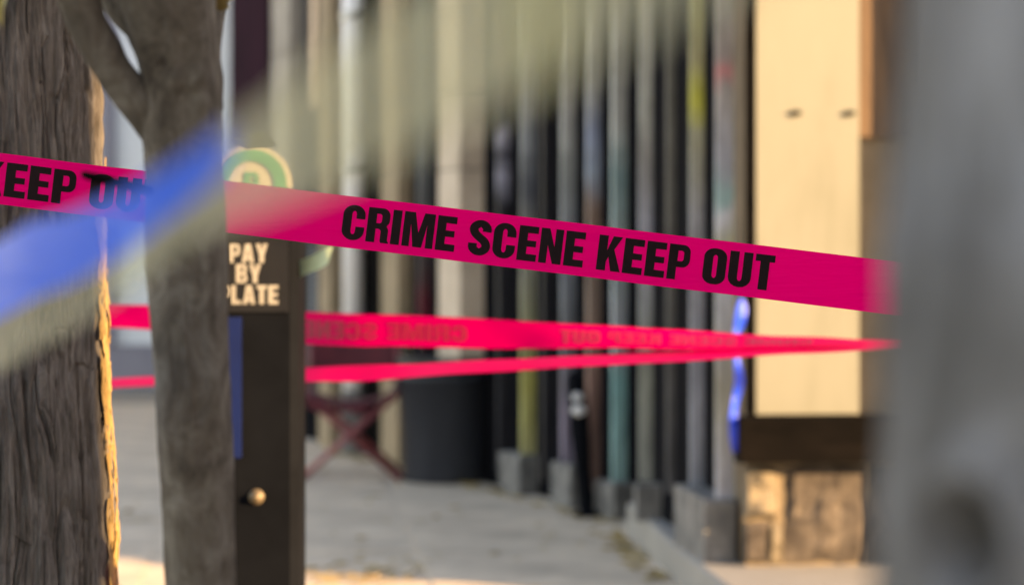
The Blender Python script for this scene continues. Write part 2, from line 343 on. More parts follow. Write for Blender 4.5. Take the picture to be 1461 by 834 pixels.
def letters(t, place, m, parent, gap=.075, space=.32, sub=0):
    """place(x, y) maps lettering units (height 1) to the world"""
    x = 0
    for c in t:
        if c == ' ': x += space-gap*0; continue
        w_, loops = G[c]
        pts = [[Vector((px+x, py, 0)) for px, py in lp] for lp in loops]
        tri = tessellate_polygon(pts); flat = [p for lp in pts for p in lp]
        obj('letter', [place(p.x, p.y) for p in flat], [tuple(q) for q in tri], m, parent)
        x += w_+gap

# ================================================================== THE SETTING
# plan lines: near stretch of the shopfront (on the step), far stretch, the corner house
D1 = Vector((-.1255, .992)).normalized(); A1 = Vector((.87, 9.64)); N1 = Vector((-D1.y, D1.x))
D2 = Vector((-.391, .920)).normalized(); A2 = Vector((.60, 12.4)); N2 = Vector((-D2.y, D2.x))
CD = Vector((.99, .10)).normalized(); CP = Vector((.918, 9.50)); CN = Vector((CD.y, -CD.x))
gs = 300
struct(obj('ground', [(-gs, -gs, -.13), (gs, -gs, -.13), (gs, gs, -.13), (-gs, gs, -.13)], [(0, 1, 2, 3)], M['asphalt']))
KX = lambda Y: -3.05-.10*(Y-11.2)                       # kerb line
mb = MB(); mb.prism([(KX(-8)+.16, -8), (14, -8), (14, 22), (KX(22)+.16, 22)], -.12, -.012); side = struct(mb.build('sidewalk', M['mortar']))
# paving slabs, each a piece of its own
u0 = 1.22; sl = MB(); g_ = .006
sl.prism([(g_, g_), (u0-g_, g_), (u0-g_, u0-g_), (g_, u0-g_)], -.05, 0, .004); sme = None
ang = math.atan2(-.10, 1.0)
ca, sa = math.cos(-ang), math.sin(-ang)
for j in range(-3, 17):
    for i in range(0, 5 if j < 11 else 3):
        lx, ly = .17+i*u0, j*u0
        wx, wy = KX(0)+lx*ca - ly*sa*0 + (KX(ly)-KX(0)), ly
        if sme is None:
            o = sl.build('paving_slab', M['slab'], side); sme = o.data
        else:
            o = bpy.data.objects.new('paving_slab', sme); C.objects.link(o); o.parent = side
        o.location = (wx, wy, random.uniform(-.002, .003)); o.rotation_euler = (random.uniform(-.001, .001), random.uniform(-.001, .001), math.atan(.10))
kerb = MB()
obj_k = struct(MB().prism([(KX(-8), -8), (KX(-8)+.155, -8), (KX(22)+.155, 22), (KX(22), 22)], -.13, .004, .012).build('kerb', M['kerb']))

M['soil'] = pm('dark_soil', [(.025, .020, .015), (.05, .038, .026)], (6, 6, 6), .95, .6, (40, 40, 40), .02)
struct(MB().prism([(-2.3, -1.5), (.9, -1.5), (.9, 4.9), (-2.3, 4.9)], .0, .03, .02).build('bounce_cut_bed', M['soil']))  # unseen dark bed added to cut warm bounce onto the trunks
# ------------------------------------------------------------------ step in front of the near stretch
step_pts = [(.93, 7.6), (3.4, 7.6), (3.4, 10.6), (.86, 12.0), (.56, 11.75), (.69, 10.05)]
stp = tag(MB().prism(step_pts, -.01, .15, .012).build('entrance_step', M['step']), 'low pale concrete step in front of the shopfront and corner house', 'step')
struct(stp)
del stp['category']

# ------------------------------------------------------------------ shopfront with vertical fins
shop = thing('shopfront', 'long dark shopfront of painted vertical fins and stone pilasters along the sidewalk', 'shopfront', (.6, 12.4, 0))
def v2(p): return Vector((p[0], p[1]))
e2 = v2(on_line(332, A2, D2)); s2 = A2-D2*.25; s1 = A1+D1*.12; e1 = A1+D1*1.78
HT = 4.3
body = MB().prism([tuple(s1), tuple(s1-N1*4), (e2.x+4, e2.y+6.5), (e2.x-.60, e2.y+5.6), tuple(e2), tuple(s2), tuple(e1)], 0, HT); body.build('wall', M['black_panel'], shop)  # rear corner stretched back unseen to shade the building across the street
MB().prism([tuple(s1+N1*.15), tuple(s1-N1*4.1), (e2.x+4, e2.y+6.6), (e2.x-.62, e2.y+5.7), tuple(e2), tuple(s2+N2*.15), tuple(e1+N1*.15)], HT, HT+.3).build('roof', M['roofing'], shop)
def facade(px, seg):
    a, d, n = (A1, D1, N1) if seg == 1 else (A2, D2, N2)
    return v2(on_line(px, a, d)), d, n
def fin(px, wpx, seg, stops, z0, top=HT-.02, th=.032, name='fin'):
    """box standing out from the wall; its side towards the camera spans wpx photo columns centred on px"""
    wpx = wpx*.76; f, d, n = facade(px+wpx/2, seg); p = wpx*f.y/F_PX/abs(n.x)
    poly = [f-n*.01, f+n*p, f+n*p+d*th, f-n*.01+d*th]
    b = MB(); b.prism([tuple(q) for q in poly[::-1]], z0, top)
    return b.build(name, painted('painted_fin', stops), shop, loc=(f.x, f.y, 0))
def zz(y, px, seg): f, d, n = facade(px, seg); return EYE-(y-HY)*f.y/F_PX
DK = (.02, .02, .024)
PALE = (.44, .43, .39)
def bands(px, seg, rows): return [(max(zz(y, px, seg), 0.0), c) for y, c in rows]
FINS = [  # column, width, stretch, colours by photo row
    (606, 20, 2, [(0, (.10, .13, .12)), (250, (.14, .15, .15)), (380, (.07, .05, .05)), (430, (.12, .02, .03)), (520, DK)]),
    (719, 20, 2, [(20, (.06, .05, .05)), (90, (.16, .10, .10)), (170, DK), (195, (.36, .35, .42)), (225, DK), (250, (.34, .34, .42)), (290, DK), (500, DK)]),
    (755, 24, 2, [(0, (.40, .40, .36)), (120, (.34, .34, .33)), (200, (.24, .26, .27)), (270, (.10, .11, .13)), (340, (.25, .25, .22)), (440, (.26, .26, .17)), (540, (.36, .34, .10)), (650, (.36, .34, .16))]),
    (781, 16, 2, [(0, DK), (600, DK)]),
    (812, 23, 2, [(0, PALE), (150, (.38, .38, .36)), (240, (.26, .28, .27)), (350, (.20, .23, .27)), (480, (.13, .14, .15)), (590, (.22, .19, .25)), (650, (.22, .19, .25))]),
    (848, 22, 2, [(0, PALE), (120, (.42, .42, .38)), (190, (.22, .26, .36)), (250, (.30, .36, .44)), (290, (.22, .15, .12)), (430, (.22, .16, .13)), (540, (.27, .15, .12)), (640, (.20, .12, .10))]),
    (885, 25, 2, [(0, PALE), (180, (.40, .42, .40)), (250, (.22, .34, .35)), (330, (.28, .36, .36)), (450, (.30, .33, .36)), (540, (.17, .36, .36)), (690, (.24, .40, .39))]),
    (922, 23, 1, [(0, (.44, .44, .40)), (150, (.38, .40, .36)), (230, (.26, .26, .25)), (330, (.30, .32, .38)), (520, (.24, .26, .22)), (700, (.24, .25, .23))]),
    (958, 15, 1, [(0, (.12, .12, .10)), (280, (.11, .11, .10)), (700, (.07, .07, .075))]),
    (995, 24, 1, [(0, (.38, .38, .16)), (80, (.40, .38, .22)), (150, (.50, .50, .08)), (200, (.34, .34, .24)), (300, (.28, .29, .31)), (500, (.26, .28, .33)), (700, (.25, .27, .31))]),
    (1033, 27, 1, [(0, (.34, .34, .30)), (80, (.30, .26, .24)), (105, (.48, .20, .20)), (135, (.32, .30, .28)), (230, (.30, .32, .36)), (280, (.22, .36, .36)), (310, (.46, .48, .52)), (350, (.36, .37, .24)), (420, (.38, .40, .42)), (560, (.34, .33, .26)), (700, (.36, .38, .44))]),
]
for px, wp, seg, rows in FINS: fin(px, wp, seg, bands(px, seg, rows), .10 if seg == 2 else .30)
# concrete blocks the fins stand on: (left column, right column, stretch, top row, base height)
for xl, xr, seg, yt, b0 in [(712, 768, 2, 648, 0), (786, 842, 2, 662, 0), (848, 905, 2, 688, 0), (908, 944, 1, 690, .15), (962, 1046, 1, 712, .15)]:
    fa, d, n = facade(xr, seg); p = .115; q = v2(on_line(xl, fa+n*p, d))
    L = max((q-(fa+n*p)).dot(d), .08)
    poly = [fa-n*.01, fa+n*p, fa+n*p+d*L, fa-n*.01+d*L]
    MB().prism([tuple(t) for t in poly[::-1]], b0-.01, EYE-(yt-HY)*fa.y/F_PX, .01).build('concrete_block', M['block'], shop)
# far pilasters: (column where it leaves the wall, side width, face width, material, blocks)
def pilaster(xr, ppx, lpx, m_side, top=HT-.02, courses=0, name='pilaster'):
    f, d, n = facade(xr, 2); p = ppx*f.y/F_PX/abs(n.x); a = f+n*p
    q = v2(on_line(xr-ppx-lpx, a, d)); L = (q-a).dot(d)
    base = obj(name, *(lambda b: (b.v, b.f))(MB().prism([tuple(t) for t in [f-n*.01, a-n*.012, a-n*.012+d*L, f-n*.01+d*L][::-1]], 0, top)), M['mortar'], shop)
    h = .46; z = .0; k = 0
    while z < top-.05:
        z1 = min(z+h, top); off = .002*(k % 2)
        poly = [f-n*.004-d*.006, a-d*.006+n*off, a+d*(L+.006)+n*off, f-n*.004+d*(L+.006)]
        MB().prism([tuple(t) for t in poly[::-1]], z+.006, z1-.006, .006).build('stone_block', m_side, base)
        z = z1; k += 1
    return base
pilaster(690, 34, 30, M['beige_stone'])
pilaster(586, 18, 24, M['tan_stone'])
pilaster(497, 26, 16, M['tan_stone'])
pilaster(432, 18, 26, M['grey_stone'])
f, d, n = facade(388, 2); f2 = v2(on_line(334, A2, D2))
MB().prism([tuple(t) for t in [f-n*.0, f+n*.03, f2+n*.03, f2-n*.0][::-1]], .05, 3.9).build('door', M['wine_panel'], shop)
f, d, n = facade(455, 2); f2 = v2(on_line(436, A2, D2))
MB().prism([tuple(t) for t in [f, f+n*.02, f2+n*.02, f2][::-1]], .3, 3.2).build('window', M['glass'], shop)
f, d, n = facade(545, 2); f2 = v2(on_line(532, A2, D2))
MB().prism([tuple(t) for t in [f, f+n*.02, f2+n*.02, f2][::-1]], .1, 3.2).build('door', M['dark_wood'], shop)
# white pipe
f, d, n = facade(521, 2); pc = f+n*.085; hw_ = 15*f.y/F_PX
pipe = MB().lathe([(0, .42), (hw_, .42), (hw_, HT), (0, HT)], pc.x, pc.y, 24).build('downpipe', M['white_paint'], shop, True)
for z in (.9, 1.9, 2.9): MB().lathe([(hw_+.0005, z-.03), (hw_+.012, z-.03), (hw_+.012, z+.03), (hw_+.0005, z+.03)], pc.x, pc.y, 24).build('bracket', M['steel'], pipe)
MB().lathe([(0, 0), (hw_*1.15, 0), (hw_*1.15, .42), (0, .43)], pc.x, pc.y, 24).build('pipe_shoe', M['block'], pipe)

# ------------------------------------------------------------------ corner house (sunlit end wall)
house = thing('corner_house', 'sunlit corner house wall with tall cream board above a dark timber sill', 'house', (CP.x, CP.y, .15))
def cw(t, o): p = CP+CD*t+CN*o; return (p.x, p.y)          # plan point: along the wall, out from it
def cbox(name, t0, t1, o0, o1, z0, z1, m, parent=house, ch=0.0): return MB().prism([cw(t0, o1), cw(t1, o1), cw(t1, o0), cw(t0, o0)], z0, z1, ch).build(name, m, parent)
def tpx(px, o=0.0): p = on_line(px, CP+CN*o, CD); return (v2(p)-CP).dot(CD)
cb2 = CP+D1*2.4-N1*.02
MB().prism([cw(0, 0), cw(5, 0), cw(5, -2.6), (cb2.x+.03, cb2.y)], .14, 5.2).build('wall', M['tan_wall'], house)
MB().prism([cw(-.05, .15), cw(5.1, .15), cw(5.1, -2.7), (cb2.x-.05, cb2.y+.1)], 5.2, 5.4).build('roof', M['roofing'], house)
ta, tb = tpx(1079, .06), tpx(1226, .06)
wy = CP.y+.1
zr = lambda y, o=0: EYE-(y-HY)*(wy-.05)/F_PX
board = cbox('cream_board', ta, tb, 0, .06, zr(588), 3.3, M['cream'], ch=.004)
for px in (1135, 1212):
    t = tpx(px, .065); c = CP+CD*t+CN*.06; zc = zr(163)
    b = MB(); b.v = []; rr = .011
    ring = [(c+CD*rr*2.2*math.cos(2*math.pi*i/12), zc+rr*math.sin(2*math.pi*i/12)) for i in range(12)]
    v = [(p.x, p.y, z) for p, z in ring]+[((p+CN*.012).x, (p+CN*.012).y, z) for p, z in ring]
    b.add(v, [tuple(range(12, 24))[::-1]]+[(i, (i+1) % 12, 12+(i+1) % 12, 12+i) for i in range(12)])
    b.build('bolt', M['dark_metal'], board)
cbox('jamb', -.004, ta-.004, 0, .05, zr(588), 3.3, M['dark_wood'])
cbox('wood_panel', tb+.004, tpx(1312), 0, .03, zr(196), 3.3, M['brown_wood'])
cbox('sill', tpx(1056, .13), tpx(1330, .13), 0, .13, zr(655), zr(590), M['dark_wood'], ch=.01)
cbox('shade_pier', tpx(1318), tpx(1318)+.45, 0, (tpx(1318)-tb)*.64, .14, 5.0, M['tan_wall'])  # hidden upright added to shade the wall strip, its depth set by that shadow
# stone blocks under the sill; the pale ones paint in patches of sunlight
def rough_block(x0, x1, y0, y1, out, m, seed):
    # chipped stone: a gridded face whose rim is broken and whose front is uneven
    t0, t1, z0, z1 = tpx(x0), tpx(x1), zr(y1), zr(y0); nx, nz = 9, 7; v = []; f = []
    for i in range(nx+1):
        for j in range(nz+1):
            a, c = i/nx, j/nz; t = t0+(t1-t0)*a; z = z0+(z1-z0)*c
            q = noise3(np.array([t*16+seed]), np.array([z*16.]), np.array([seed*1.7]))[0]
            edge = (a in (0, 1)) or (c in (0, 1))
            p = CP+CD*(t+.012*q*(1 if a in (0, 1) else 0))+CN*(.002 if edge else out*(.75+.45*q)); v.append((p.x, p.y, z+.012*q*(1 if c in (0, 1) else 0)))
    for i in range(nx):
        for j in range(nz): k = i*(nz+1)+j; f.append((k, k+nz+1, k+nz+2, k+1))
    return obj('stone_block', v, f, m, house)
for k, (x0, x1, y0, y1, o, m) in enumerate([(1060, 1110, 664, 738, .045, 'dapple_block'), (1062, 1094, 744, 800, .030, 'brick'), (1098, 1116, 742, 800, .040, 'dapple_block'), (1119, 1236, 662, 800, .030, 'brick'), (1240, 1320, 664, 800, .035, 'brick')]):
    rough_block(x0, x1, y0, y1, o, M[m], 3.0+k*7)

# ------------------------------------------------------------------ pale building across the street
far = thing('street_building', 'pale blue-grey rendered building across the street seen between the tree trunks', 'building', (-5, 25, -.13))
MB().box(-9.5, 2.0, 25, 31, .32, 7).build('wall', M['far_wall'], far)
MB().box(-9.6, 2.1, 24.94, 31, -.13, .32).build('plinth', M['far_plinth'], far)
MB().box(-9.8, 2.3, 24.8, 31.2, 7, 7.3).build('roof', M['roofing'], far)
for x in (-8.4, -6.2):
    fr = MB().box(x-.6, x+.6, 24.95, 24.995, 1.3, 2.9).build('window', M['far_plinth'], far)
    MB().box(x-.52, x+.52, 24.93, 24.945, 1.38, 2.82).build('pane', M['glass'], fr)
MB().box(-4.25, -4.10, 24.90, 25.0, .32, 7).build('downpipe', M['far_plinth'], far)

# ------------------------------------------------------------------ unseen brick building added beside the camera to shade the near trees and tape
RIM_Q = 3.926                                           # rays to the left trunk's edge: Y + X*cot(phi)
cot = 1/math.tan(SUN_PHI)
bx0 = 2.1; by1 = RIM_Q-cot*5.0                     # the building's street-end corner stands at X = 5
nb = thing('shade_building', 'unseen red-brown brick building added to shade the near trees and tape', 'building', (bx0, by1-4, 0))
MB().box(bx0, 5.0, by1-12, by1, 0, 5.4).build('wall', M['red_brick'], nb)
MB().box(bx0-.12, 5.0, by1-12.1, by1-.01, 5.4, 5.7).build('roof', M['roofing'], nb)
MB().box(bx0-.03, bx0, by1-12, by1-.02, 0, .55).build('plinth', M['block'], nb)
for k in range(4):
    yc = by1-1.6-k*2.4
    fr = MB().box(bx0-.05, bx0, yc-.65, yc+.65, .9, 2.7).build('window', M['dark_wood'], nb)
    MB().box(bx0-.065, bx0-.052, yc-.57, yc+.57, .98, 2.62).build('pane', M['glass'], fr)

sky_blocker = thing('sky_blocker', 'low unseen brick block added at the alley end to cut sky glow', 'sky_blocker', (11, 3, 0))  # out-of-view block added to hide the bright low sky below the sun
MB().box(11, 15, -7, 13, -.13, 2.7).build('wall', M['red_brick'], sky_blocker)
MB().box(10.85, 15.1, -7.1, 13.1, 2.7, 2.85).build('roof', M['roofing'], sky_blocker)
for k in range(4): MB().box(10.96, 11, -5.4+k*4.4, -2.6+k*4.4, -.13, 2.4).build('door', M['dark_wood'], sky_blocker)

# ================================================================== TREES
def trunk_mesh(keys, nz, nth, disp, dense=True, cap=True):
    """keys: rows (x, y, z, r). disp(theta, z, p) -> radial offset. Columns are denser on the camera side."""
    kk = spline(keys, nz) if nz > 0 else np.asarray(keys)
    m = len(kk)
    t = np.linspace(0, 1, nth, endpoint=False)
    th = 2*math.pi*t
    if dense: th = th-.62*np.sin(th)                   # theta 0 faces the camera (-Y)
    TH, I = np.meshgrid(th, np.arange(m)); r = kk[:, 3][I]
    rr = r+disp(TH, kk[:, 2][I], r)
    v = np.stack([kk[:, 0][I]+rr*np.sin(TH), kk[:, 1][I]-rr*np.cos(TH), kk[:, 2][I]], -1).reshape(-1, 3)
    i = np.arange(m-1)[:, None]*nth; k = np.arange(nth)[None, :]; k2 = (k+1) % nth
    f = np.stack([i+k, i+k2, i+nth+k2, i+nth+k], -1).reshape(-1, 4)
    return v, f
def crown(name, ends, spread, n, parent, size=.06):
    """leaf-sized folded blades scattered round the twig ends"""
    e = np.array([tuple(p) for p in ends]); c = e[rng.integers(0, len(e), n)]+rng.normal(0, spread, (n, 3))*np.array([1, 1, .7])
    a = rng.normal(0, 1, (n, 3)); a /= np.linalg.norm(a, axis=1)[:, None]
    b = np.cross(a, rng.normal(0, 1, (n, 3))); b /= np.linalg.norm(b, axis=1)[:, None]
    s = size*rng.uniform(.6, 1.2, (n, 1))
    v = np.stack([c-a*s, c+b*s*.42, c+a*s, c-b*s*.42], 1).reshape(-1, 3)
    f = np.arange(4*n).reshape(-1, 4)
    return obj(name, v, f, M['leaf'], parent)
def limbs(base, n, up, out, r0, m, parent, seed):
    rs = random.Random(seed); ends = []
    for i in range(n):
        a = 2*math.pi*(i+rs.random()*.6)/n
        e = Vector(base)+Vector((math.cos(a)*out*rs.uniform(.7, 1.1), math.sin(a)*out*rs.uniform(.7, 1.1), up*rs.uniform(.7, 1.1)))
        mid = (Vector(base)+e)/2+Vector((rs.uniform(-.1, .1), rs.uniform(-.1, .1), .12))
        k = spline([tuple(base)+(r0,), tuple(mid)+(r0*.6,), tuple(e)+(r0*.22,)], 9)
        lb = MB().tube([Vector(q[:3]) for q in k], [q[3] for q in k], 9).build('limb', m, parent, True); ends.append(e); ends.append((mid+e)/2)
        for j in range(3):
            e3 = e+Vector((rs.uniform(-.6, .6), rs.uniform(-.6, .6), rs.uniform(.1, .7))); s = mid.lerp(e, .4+.2*j)
            MB().tube([s, s.lerp(e3, .5)+Vector((0, 0, .08)), e3], [r0*.3, r0*.2, r0*.08], 6).build('twig', m, lb, True); ends.append(e3); ends.append(s.lerp(e3, .6))
    return ends

# --- big rough-barked tree (its bark edge catches the sun)
LX, LY, LR = -.916, 4.35, .188
def furrow(th, z, r):
    x, y = np.sin(th)*1.0, -np.cos(th)*1.0
    def n(fx, fz, ox=0): return noise3(x*fx+ox, y*fx+3.1*ox, z*fz+ox)
    wx = .55*n(3, 5, 7.)+.25*n(8, 12, 3.); 
    def rn(fx, fz, ox, wq): # ridged, stretched up the trunk, bent by the warp
        q = noise3(x*fx+ox+wq*wx, y*fx+ox*2+wq*wx, z*fz+ox); return 1-np.abs(q)*2.0
    def crack(fx, fz, ox, wq, wd):                        # narrow furrow along the zero line of a stretched noise
        q = noise3(x*fx+ox+wq*wx, y*fx+ox*2+wq*wx, z*fz+ox); return np.exp(-(q/wd)**2)
    plate = n(6, 3, 31.)
    d = (-.0105*crack(4.6, 2.0, 11., .8, .12)*(.6+.4*plate)-.0070*crack(9, 3.6, 23., 1.1, .16)-.0036*crack(19, 7, 37., 1.4, .22)
         - .0008*rn(55, 16, 41., 2.0)+.0010*n(80, 22, 5.)+.0009*n(120, 80, 9.)+.0034*n(15, 6, 13.)+.005*n(2.2, 1.6, 1.)+.004*plate
         - .0034*crack(7, 12, 53., 1.0, .12)*(n(6, 7, 61.) > .05))
    return d
z_lo, z_hi = .76, 1.96
kz = np.concatenate([np.linspace(0, z_lo, 40)[:-1], np.linspace(z_lo, z_hi, 640), np.linspace(z_hi, 3.3, 60)[1:]])
rk = LR+.10*np.exp(-kz/.18)-.012*np.clip(kz-1.0, 0, 9)+.004*np.sin(kz*4)
kx = LX+.010*np.sin(kz*2.0)+.012*(1.4-kz)
lt = thing('tree', 'big rough-barked tree with sunlit golden bark edge, tape stretched across its trunk', 'tree', (LX, LY, 0), 'street trees')
v, f = trunk_mesh(np.stack([kx, np.full_like(kz, LY), kz, rk], 1), 0, 460, furrow)
obj('trunk', v, f, M['bark_rough'], lt, True)
# loose bark flakes on the sunny edge, coloured gold to strengthen its sun rim
M['gold_rim_bark'] = bark('sun_gold_bark', [(.17, .105, .04), (.30, .20, .08), (.38, .27, .12)], (60, 60, 12), .8, .004)
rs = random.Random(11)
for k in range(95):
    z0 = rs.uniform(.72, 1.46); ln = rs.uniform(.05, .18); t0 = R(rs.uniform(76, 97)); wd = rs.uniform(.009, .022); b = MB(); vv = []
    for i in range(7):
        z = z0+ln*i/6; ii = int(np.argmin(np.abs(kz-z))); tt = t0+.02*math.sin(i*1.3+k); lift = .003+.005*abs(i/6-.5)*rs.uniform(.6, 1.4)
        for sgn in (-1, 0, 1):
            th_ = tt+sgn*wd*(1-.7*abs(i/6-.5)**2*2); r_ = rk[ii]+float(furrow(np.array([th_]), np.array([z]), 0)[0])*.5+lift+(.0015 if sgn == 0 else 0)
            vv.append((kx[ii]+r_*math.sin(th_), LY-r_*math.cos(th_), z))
    b.add(vv, [(i*3+j, i*3+j+1, i*3+j+4, i*3+j+3) for i in range(6) for j in range(2)]); b.build('gold_rim_flake', M['gold_rim_bark'], lt, True)
ends = limbs((kx[-1], LY, 3.2), 5, 1.7, 1.5, .10, M['bark_rough'], lt, 3)
crown('crown', [q for q in ends if q.z > 3.6], .38, 2600, lt)

# --- slim forked tree, in front of the tape
MY = 2.67; k_ = MY/F_PX
mt = thing('tree', 'slim smooth grey tree that forks, standing before the parking pay station', 'tree', (P(312, 2208, MY).x, MY, 0), 'street trees')
def smooth_d(th, z, r):
    x, y = np.sin(th), -np.cos(th)
    d = .0022*noise3(x*3, y*3, z*7)+.0012*noise3(x*9+4, y*9, z*22)+.0006*noise3(x*25, y*25+3, z*70)
    for px, py, a in ((285, 412, .004), (278, 582, -.004), (262, 470, .003), (300, 700, .003), (245, 720, .003), (292, 640, -.003), (288, 128, .012), (286, 132, -.009), (298, 112, .006), (268, 122, .006), (300, 150, .005)):
        q = P(px, py, MY); tc = math.asin(max(-1, min(1, (q.x-P(268, py, MY).x)/(55*k_))))
        d = d+a*np.exp(-(((th-tc)/.22)**2+((z-q.z)/.012)**2))
    return d
rows = [(330, 2208, 84), (318, 2120, 64), (308, 1700, 52), (297, 1200, 50), (286, 834, 49.5), (277, 600, 54), (267, 400, 55), (262, 250, 56), (258, 175, 58), (256, 100, 57), (243, 40, 64), (230, -40, 72), (222, -200, 60), (222, -600, 46)]
keys = [tuple(P(x, y, MY))+(h*k_,) for x, y, h in rows]
def smoothed(th, z, r): return smooth_d(((th+math.pi) % (2*math.pi))-math.pi, z, r)
v, f = trunk_mesh(keys, 420, 120, smoothed, False); obj('trunk', v, f, M['bark_smooth'], mt, True)
def limb_px(rows, Y0, Y1, n=40, seg=32):
    kk = spline([tuple(P(x, y, Y0+(Y1-Y0)*i/(len(rows)-1)))+(h*k_,) for i, (x, y, h) in enumerate(rows)], n)
    b = MB().tube([Vector(q[:3]) for q in kk], [q[3] for q in kk], seg); a = np.array(b.v)
    a += .004*np.stack([noise3(a[:, 0]*30+s, a[:, 1]*30, a[:, 2]*30) for s in (0, 9, 17)], 1)
    return obj('limb', a, b.f, M['bark_smooth'], mt, True), Vector(kk[-1][:3])
l1, t1 = limb_px([(262, 215, 36), (213, 163, 32), (168, 110, 26), (130, 48, 26), (100, -25, 31), (40, -160, 22), (-60, -420, 12)], MY, MY-.05)
l2, t2 = limb_px([(240, 90, 30), (212, 46, 30), (178, 4, 31), (138, -60, 27), (90, -220, 18), (60, -480, 10)], MY, MY+.12)
l3, t3 = limb_px([(290, 150, 30), (296, 60, 24), (318, -30, 17), (350, -160, 14), (420, -420, 8)], MY+.03, MY+.18)
l4, t4 = limb_px([(215, 272, 8), (196, 266, 7), (165, 262, 6), (138, 256, 6.5), (120, 247, 4)], MY-.03, MY-.10, 16, 12)
l4.name = 'broken_twig'; l4.data.materials[0] = M['dark_wood']
top = Vector(keys[-1][:3]); ends = limbs(tuple(top), 4, 1.4, .9, .034, M['bark_smooth'], mt, 5)
crown('crown', [q for q in ends if q.z > 2.7]+[t1, t2, t3], .26, 1300, mt, .05)
lp = [P(312, 6, MY+.05), P(318, -6, MY+.06), P(304, 78, MY-.02)]
for q in lp[:2]:
    MB().add([tuple(q+Vector(t)) for t in ((-.012, 0, .002), (0, -.006, .008), (.014, 0, -.004), (.001, .004, -.008))], [(0, 1, 2), (0, 2, 3)]).build('leaf', M['fallen'], mt)

# --- pale trunk close to the camera
RY = .955
rt = thing('tree', 'pale grey tree trunk with a dark knot hole, close beside the tape end', 'tree', (.272, RY, 0), 'street trees')
kq = spline([(.285, RY, 0, .20), (.28, RY, .15, .155), (.277, RY, .7, .140), (.2715, RY, 1.20, .1335), (.2715, RY, 1.313, .1310), (.2745, RY, 1.432, .1245), (.279, RY, 1.542, .1225), (.29, RY, 2.2, .118), (.30, RY, 3.1, .105)], 260)
kn = P(1396, 792, .845); kth = math.asin((kn.x-.2715)/.131)
def pale_d(th, z, r):
    th = ((th+math.pi) % (2*math.pi))-math.pi; x, y = np.sin(th), -np.cos(th)
    d = .006*noise3(x*2.4, y*2.4, z*6)+.004*noise3(x*5+4, y*5, z*9)+.0022*noise3(x*12, y*12+3, z*16)+.001*noise3(x*30, y*30, z*40)
    q = np.sqrt(((th-kth)*.131/.017)**2+((z-kn.z)/.017)**2)
    return d-.045*np.exp(-q**4)+.008*np.exp(-(q-1.55)**2*5)
v, f = trunk_mesh(kq, 0, 260, pale_d); obj('trunk', v, f, M['bark_pale'], rt, True)
nd = Vector((math.sin(kth), -math.cos(kth), 0)); kc = Vector((.2715, RY, kn.z))+nd*.094
kv = [tuple(kc+nd*.002+Vector((nd.y*-1, nd.x, 0))*.021*math.cos(2*math.pi*i/14)*(1+.1*math.sin(i*2))+Vector((0, 0, .021*math.sin(2*math.pi*i/14)))) for i in range(14)]
obj('knot_hole', kv+[tuple(kc-nd*.004)], [(i, (i+1) % 14, 14) for i in range(14)], M['dark_wood'], rt)
ends = limbs((.30, RY, 3.0), 5, 1.8, 1.3, .07, M['bark_pale'], rt, 9); crown('crown', [q for q in ends if q.z > 3.5], .36, 2200, rt)

# ================================================================== POSTS the tapes are tied to
def post(x, y, h, label):
    t = thing('sign_post', label, 'post', (x, y, 0), 'steel posts holding the tapes')
    MB().box(x-.022, x+.022, y-.022, y+.022, 0, h, .003).build('pole', M['steel'], t)
    MB().box(x-.07, x+.07, y-.07, y+.07, 0, .012, .003).build('base_plate', M['steel'], t)
    MB().prism([(x-.024, y-.024), (x+.024, y-.024), (x+.024, y+.024), (x-.024, y+.024)], h, h+.03, .012).build('cap', M['dark_metal'], t)
    return t

